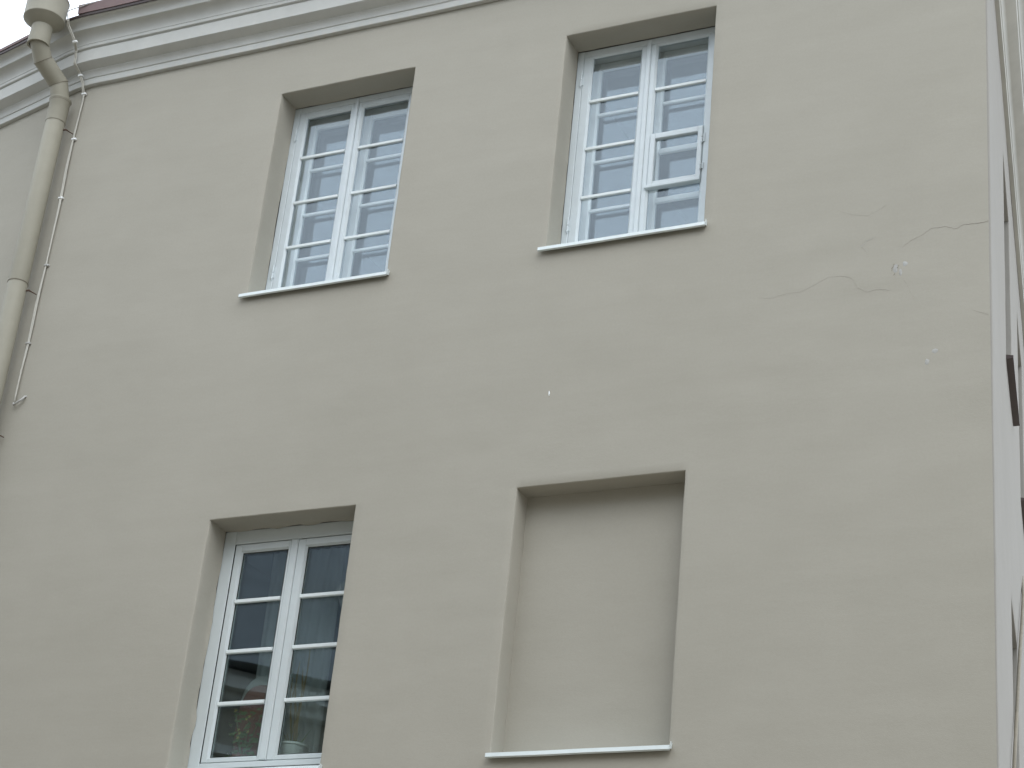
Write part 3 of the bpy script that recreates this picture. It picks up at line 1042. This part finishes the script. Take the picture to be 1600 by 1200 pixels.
# white bowl with spiky plant
SILL_Z = 5.20
pot = empty('flower_pot', (-7.0, 0.42, SILL_Z))
tag(pot, 'white round bowl of spiky grass and dry stalks behind the lower right pane', 'flower pot')
mb = MB()
mb.lathe((-6.99, 0.415), [(0.0, SILL_Z + 0.002), (0.055, SILL_Z + 0.002), (0.060, SILL_Z + 0.02), (0.088, SILL_Z + 0.12), (0.098, SILL_Z + 0.170), (0.104, SILL_Z + 0.172), (0.104, SILL_Z + 0.186), (0.094, SILL_Z + 0.186), (0.086, SILL_Z + 0.165), (0.0, SILL_Z + 0.165)], 32)
mb.build('bowl', M['pot'], pot, angle=40)
mb = MB(); mb.lathe((-6.99, 0.415), [(0.085, SILL_Z + 0.167), (0.0, SILL_Z + 0.172)], 20); mb.build('soil', M['soil'], pot)
for k in range(16):
    a = random.uniform(0, 6.283); r_ = random.uniform(0.05, 0.15)
    mb = MB()
    leaf(mb, (-6.99 + 0.03 * math.cos(a), 0.415 + 0.03 * math.sin(a), SILL_Z + 0.16), (-6.99 + r_ * math.cos(a), 0.415 + r_ * 0.55 * math.sin(a), SILL_Z + random.uniform(0.25, 0.37)), 0.006, random.uniform(0.0, 0.08))
    mb.build('leaf', M['leaf'] if k % 3 else M['dry'], pot)
for k in range(9):
    x = -7.0 + random.uniform(-0.03, 0.03); lean = random.uniform(-0.05, 0.02)
    h = random.uniform(0.45, 0.72)
    pts = [(x + lean * t + 0.012 * math.sin(5 * t + k), 0.42 + 0.01 * math.sin(4 * t + 2 * k), SILL_Z + 0.16 + h * t) for t in [i / 7 for i in range(8)]]
    one(lambda mm: mm.tube(pts, [0.0035] * 6 + [0.006, 0.002], 5), 'stalk', M['dry'], pot, smooth=True)
keep_world(pot)

# trailing green plant in the left leaf
vine = empty('potted_plant', (-7.38, 0.43, SILL_Z))
tag(vine, 'bushy green houseplant with yellowish blooms behind the lower left pane', 'plant')
mb = MB(); mb.lathe((-7.38, 0.43), [(0.0, SILL_Z + 0.002), (0.05, SILL_Z + 0.002), (0.068, SILL_Z + 0.11), (0.075, SILL_Z + 0.112), (0.075, SILL_Z + 0.13), (0.06, SILL_Z + 0.128), (0.0, SILL_Z + 0.115)], 24)
mb.build('pot', M['terracotta'], vine, angle=40)
for k in range(5):
    a = k * 1.3
    pts = [(-7.38 + 0.10 * t * math.cos(a), 0.43 + 0.05 * t * math.sin(a), SILL_Z + 0.11 + 0.30 * t * (1 - 0.2 * (k % 3))) for t in (0, .3, .6, 1)]
    one(lambda mm: mm.tube(pts, [0.004, 0.0035, 0.003, 0.002], 5), 'stem', M['leaf'], vine, smooth=True)
for k in range(110):
    a = random.uniform(0, 6.283); r_ = 0.13 * math.sqrt(random.random()); z = SILL_Z + 0.14 + 0.30 * random.random()
    bx, by = -7.38 + r_ * math.cos(a), 0.43 + 0.5 * r_ * math.sin(a)
    mb = MB(); a2 = random.uniform(0, 6.283)
    leaf(mb, (bx, by, z), (bx + 0.055 * math.cos(a2), by + 0.03 * math.sin(a2), z + random.uniform(-0.02, 0.04)), 0.016, random.uniform(0, 0.03))
    mb.build('leaf', M['leaf'], vine)
for k in range(7):
    a = random.uniform(0, 6.283); r_ = random.uniform(0.03, 0.12)
    x, y, z = -7.38 + r_ * math.cos(a), 0.37 + 0.02 * math.sin(a), SILL_Z + random.uniform(0.22, 0.45)
    mb = MB()
    for q in range(5):
        an = q * 1.2566
        leaf(mb, (x, y, z), (x + 0.014 * math.cos(an), y - 0.006, z + 0.014 * math.sin(an)), 0.006, 0)
    mb.build('bloom', M['petal'], vine)
keep_world(vine)

# rounded red brown cushion with a pale cloth over its top
cu = empty('shape', (-7.40, 0.5, SILL_Z))  # stands for an unidentified rounded thing behind the pane
tag(cu, 'red brown rounded cushion with pale cloth on top, behind the lower left window', 'shape')
def dome(x0, x1, z0, z1, y, th, pw):
    mb = MB(); vs = []; fs = []
    nu, nv = 28, 12
    for j in range(nv + 1):
        v = j / nv
        for i in range(nu):
            a = 2 * math.pi * i / nu
            cx_, cz_ = (x0 + x1) / 2, (z0 + z1) / 2
            ca, sa = math.cos(a), math.sin(a)
            rx = (x1 - x0) / 2 * abs(ca) ** pw * (1 if ca >= 0 else -1); rz = (z1 - z0) / 2 * abs(sa) ** pw * (1 if sa >= 0 else -1)
            k = math.sin(math.pi * v) ** 0.5
            vs.append((cx_ + rx * k, y - th * math.cos(math.pi * v), cz_ + rz * k))
    for j in range(nv):
        for i in range(nu):
            i2 = (i + 1) % nu
            fs.append((j * nu + i, j * nu + i2, (j + 1) * nu + i2, (j + 1) * nu + i))
    mb.add(vs, fs)
    return mb
dome(-7.50, -7.20, SILL_Z, 5.84, 0.48, 0.03, 0.75).build('cover', M['terracotta'], cu, smooth=True)
dome(-7.53, -7.17, 5.45, 5.925, 0.535, 0.022, 0.75).build('arch', M['sheer'], cu, smooth=True)
keep_world(cu)

# ------------------------------------------------------------------ house across the street (seen in the panes)
opp = empty('opposite_house', (-12.5, -8.3, -0.55))
opp.rotation_euler = (0, 0, R(132.2))
tag(opp, 'grey roofed house across the street, mirrored in the lower left window panes', 'building')
M['opp_wall'] = plaster('grey_ochre_plaster', (0.36, 0.34, 0.29), 0.15)
M['opp_roof'] = paint('dark_slate_roof', (0.15, 0.16, 0.175), 0.6, 0.3, 0.25, 3.0, 0.004)
M['opp_trim'] = paint('pale_trim_paint', (0.55, 0.55, 0.52), 0.7, 0.2, 0.1, 4)
one(lambda mm: mm.box(-14, 7.0, 0, 9, 0, 9.15), 'wall', M['opp_wall'], opp)
for y0, za, zb in ((-0.10, 8.55, 8.66), (-0.16, 9.152, 9.26), (-0.34, 9.262, 9.40), (-0.22, 9.402, 9.50)):
    one(lambda mm: mm.box(-14 + y0, 7 - y0, y0, 9 - y0, za, zb), 'cornice' if za > 9 else 'string_course', M['opp_trim'], opp)
rfm = MB()
rfm.add([(-14.5, -0.5, 9.52), (7.5, -0.5, 9.52), (7.5, 4.5, 14.2), (-14.5, 4.5, 14.2), (7.5, 9.5, 9.52), (-14.5, 9.5, 9.52)], [(0, 1, 2, 3), (3, 2, 4, 5), (0, 3, 5), (1, 4, 2), (1, 0, 5, 4)])
rfo = rfm.build('roof', M['opp_roof'], opp)
for k in range(9):
    x = -13 + k * 2.2
    for z0, z1 in ((6.2, 8.0), (2.9, 4.8)):
        mb = MB(); frame_ring(mb, x, x + 1.1, z0, z1, 0.10, -0.05, 0.10, 0.0); mb.box(x + 0.51, x + 0.59, -0.045, 0.1, z0 + 0.1, z1 - 0.1)
        w = mb.build('window', M['opp_trim'], opp)
        for a, b in ((x + 0.1, x + 0.51), (x + 0.59, x + 1.0)):
            one(lambda mm: mm.box(a, b, -0.012, 0.0 - 0.004, z0 + 0.1, z1 - 0.1), 'pane', M['seal'], w)
        one(lambda mm: mm.box(x - 0.1, x + 1.2, -0.14, -0.002, z0 - 0.08, z0 - 0.001), 'sill', M['opp_trim'], w)
for k in range(4):
    x = -11 + k * 4.6
    mb = MB(); mb.box(x, x + 1.0, 0.55, 2.2, 10.2, 11.4)
    w = mb.build('dormer', M['opp_trim'], opp)
    one(lambda mm: mm.box(x + 0.15, x + 0.85, 0.53, 0.548, 10.5, 11.25), 'pane', M['seal'], w)

# second house, unseen behind the photographer, added to darken the lower wall
opp2 = empty('unseen_shading_house', (8.0, -17.5, 0))
opp2.rotation_euler = (0, 0, R(176))
tag(opp2, 'ochre plastered house added unseen behind the viewer to shade the corner building', 'building')
one(lambda mm: mm.box(-22, 10.5, 0, 9, 0, 13.2), 'wall', M['opp_wall'], opp2)
one(lambda mm: mm.box(-22.3, 10.8, -0.3, 9.3, 13.202, 13.5), 'cornice', M['opp_trim'], opp2)
rfm = MB()
rfm.add([(-22.5, -0.5, 13.52), (11, -0.5, 13.52), (11, 4.5, 17.6), (-22.5, 4.5, 17.6), (11, 9.5, 13.52), (-22.5, 9.5, 13.52)], [(0, 1, 2, 3), (3, 2, 4, 5), (0, 3, 5), (1, 4, 2), (1, 0, 5, 4)])
rfm.build('roof', M['opp_roof'], opp2)

# slack dark cable hanging across the side street wall
def sw(s_, off, z):
    p = CORNER + DR * s_ + NR * off
    return (p.x, p.y, z)
wire = MB()
wire.tube([sw(4.4, 0.0, 7.80), sw(3.92, 0.02, 7.462), sw(3.4, 0.022, 7.04), sw(2.85, 0.022, 6.615), sw(2.18, 0.022, 6.025), sw(1.59, 0.022, 5.501), sw(1.30, 0.02, 5.18), sw(1.1, 0.0, 4.7)], 0.012, 8)
tag(wire.build('wall_cable', M['seam'], None, smooth=True), 'dark slack cable slanting down the side street wall at lower right', 'cable')
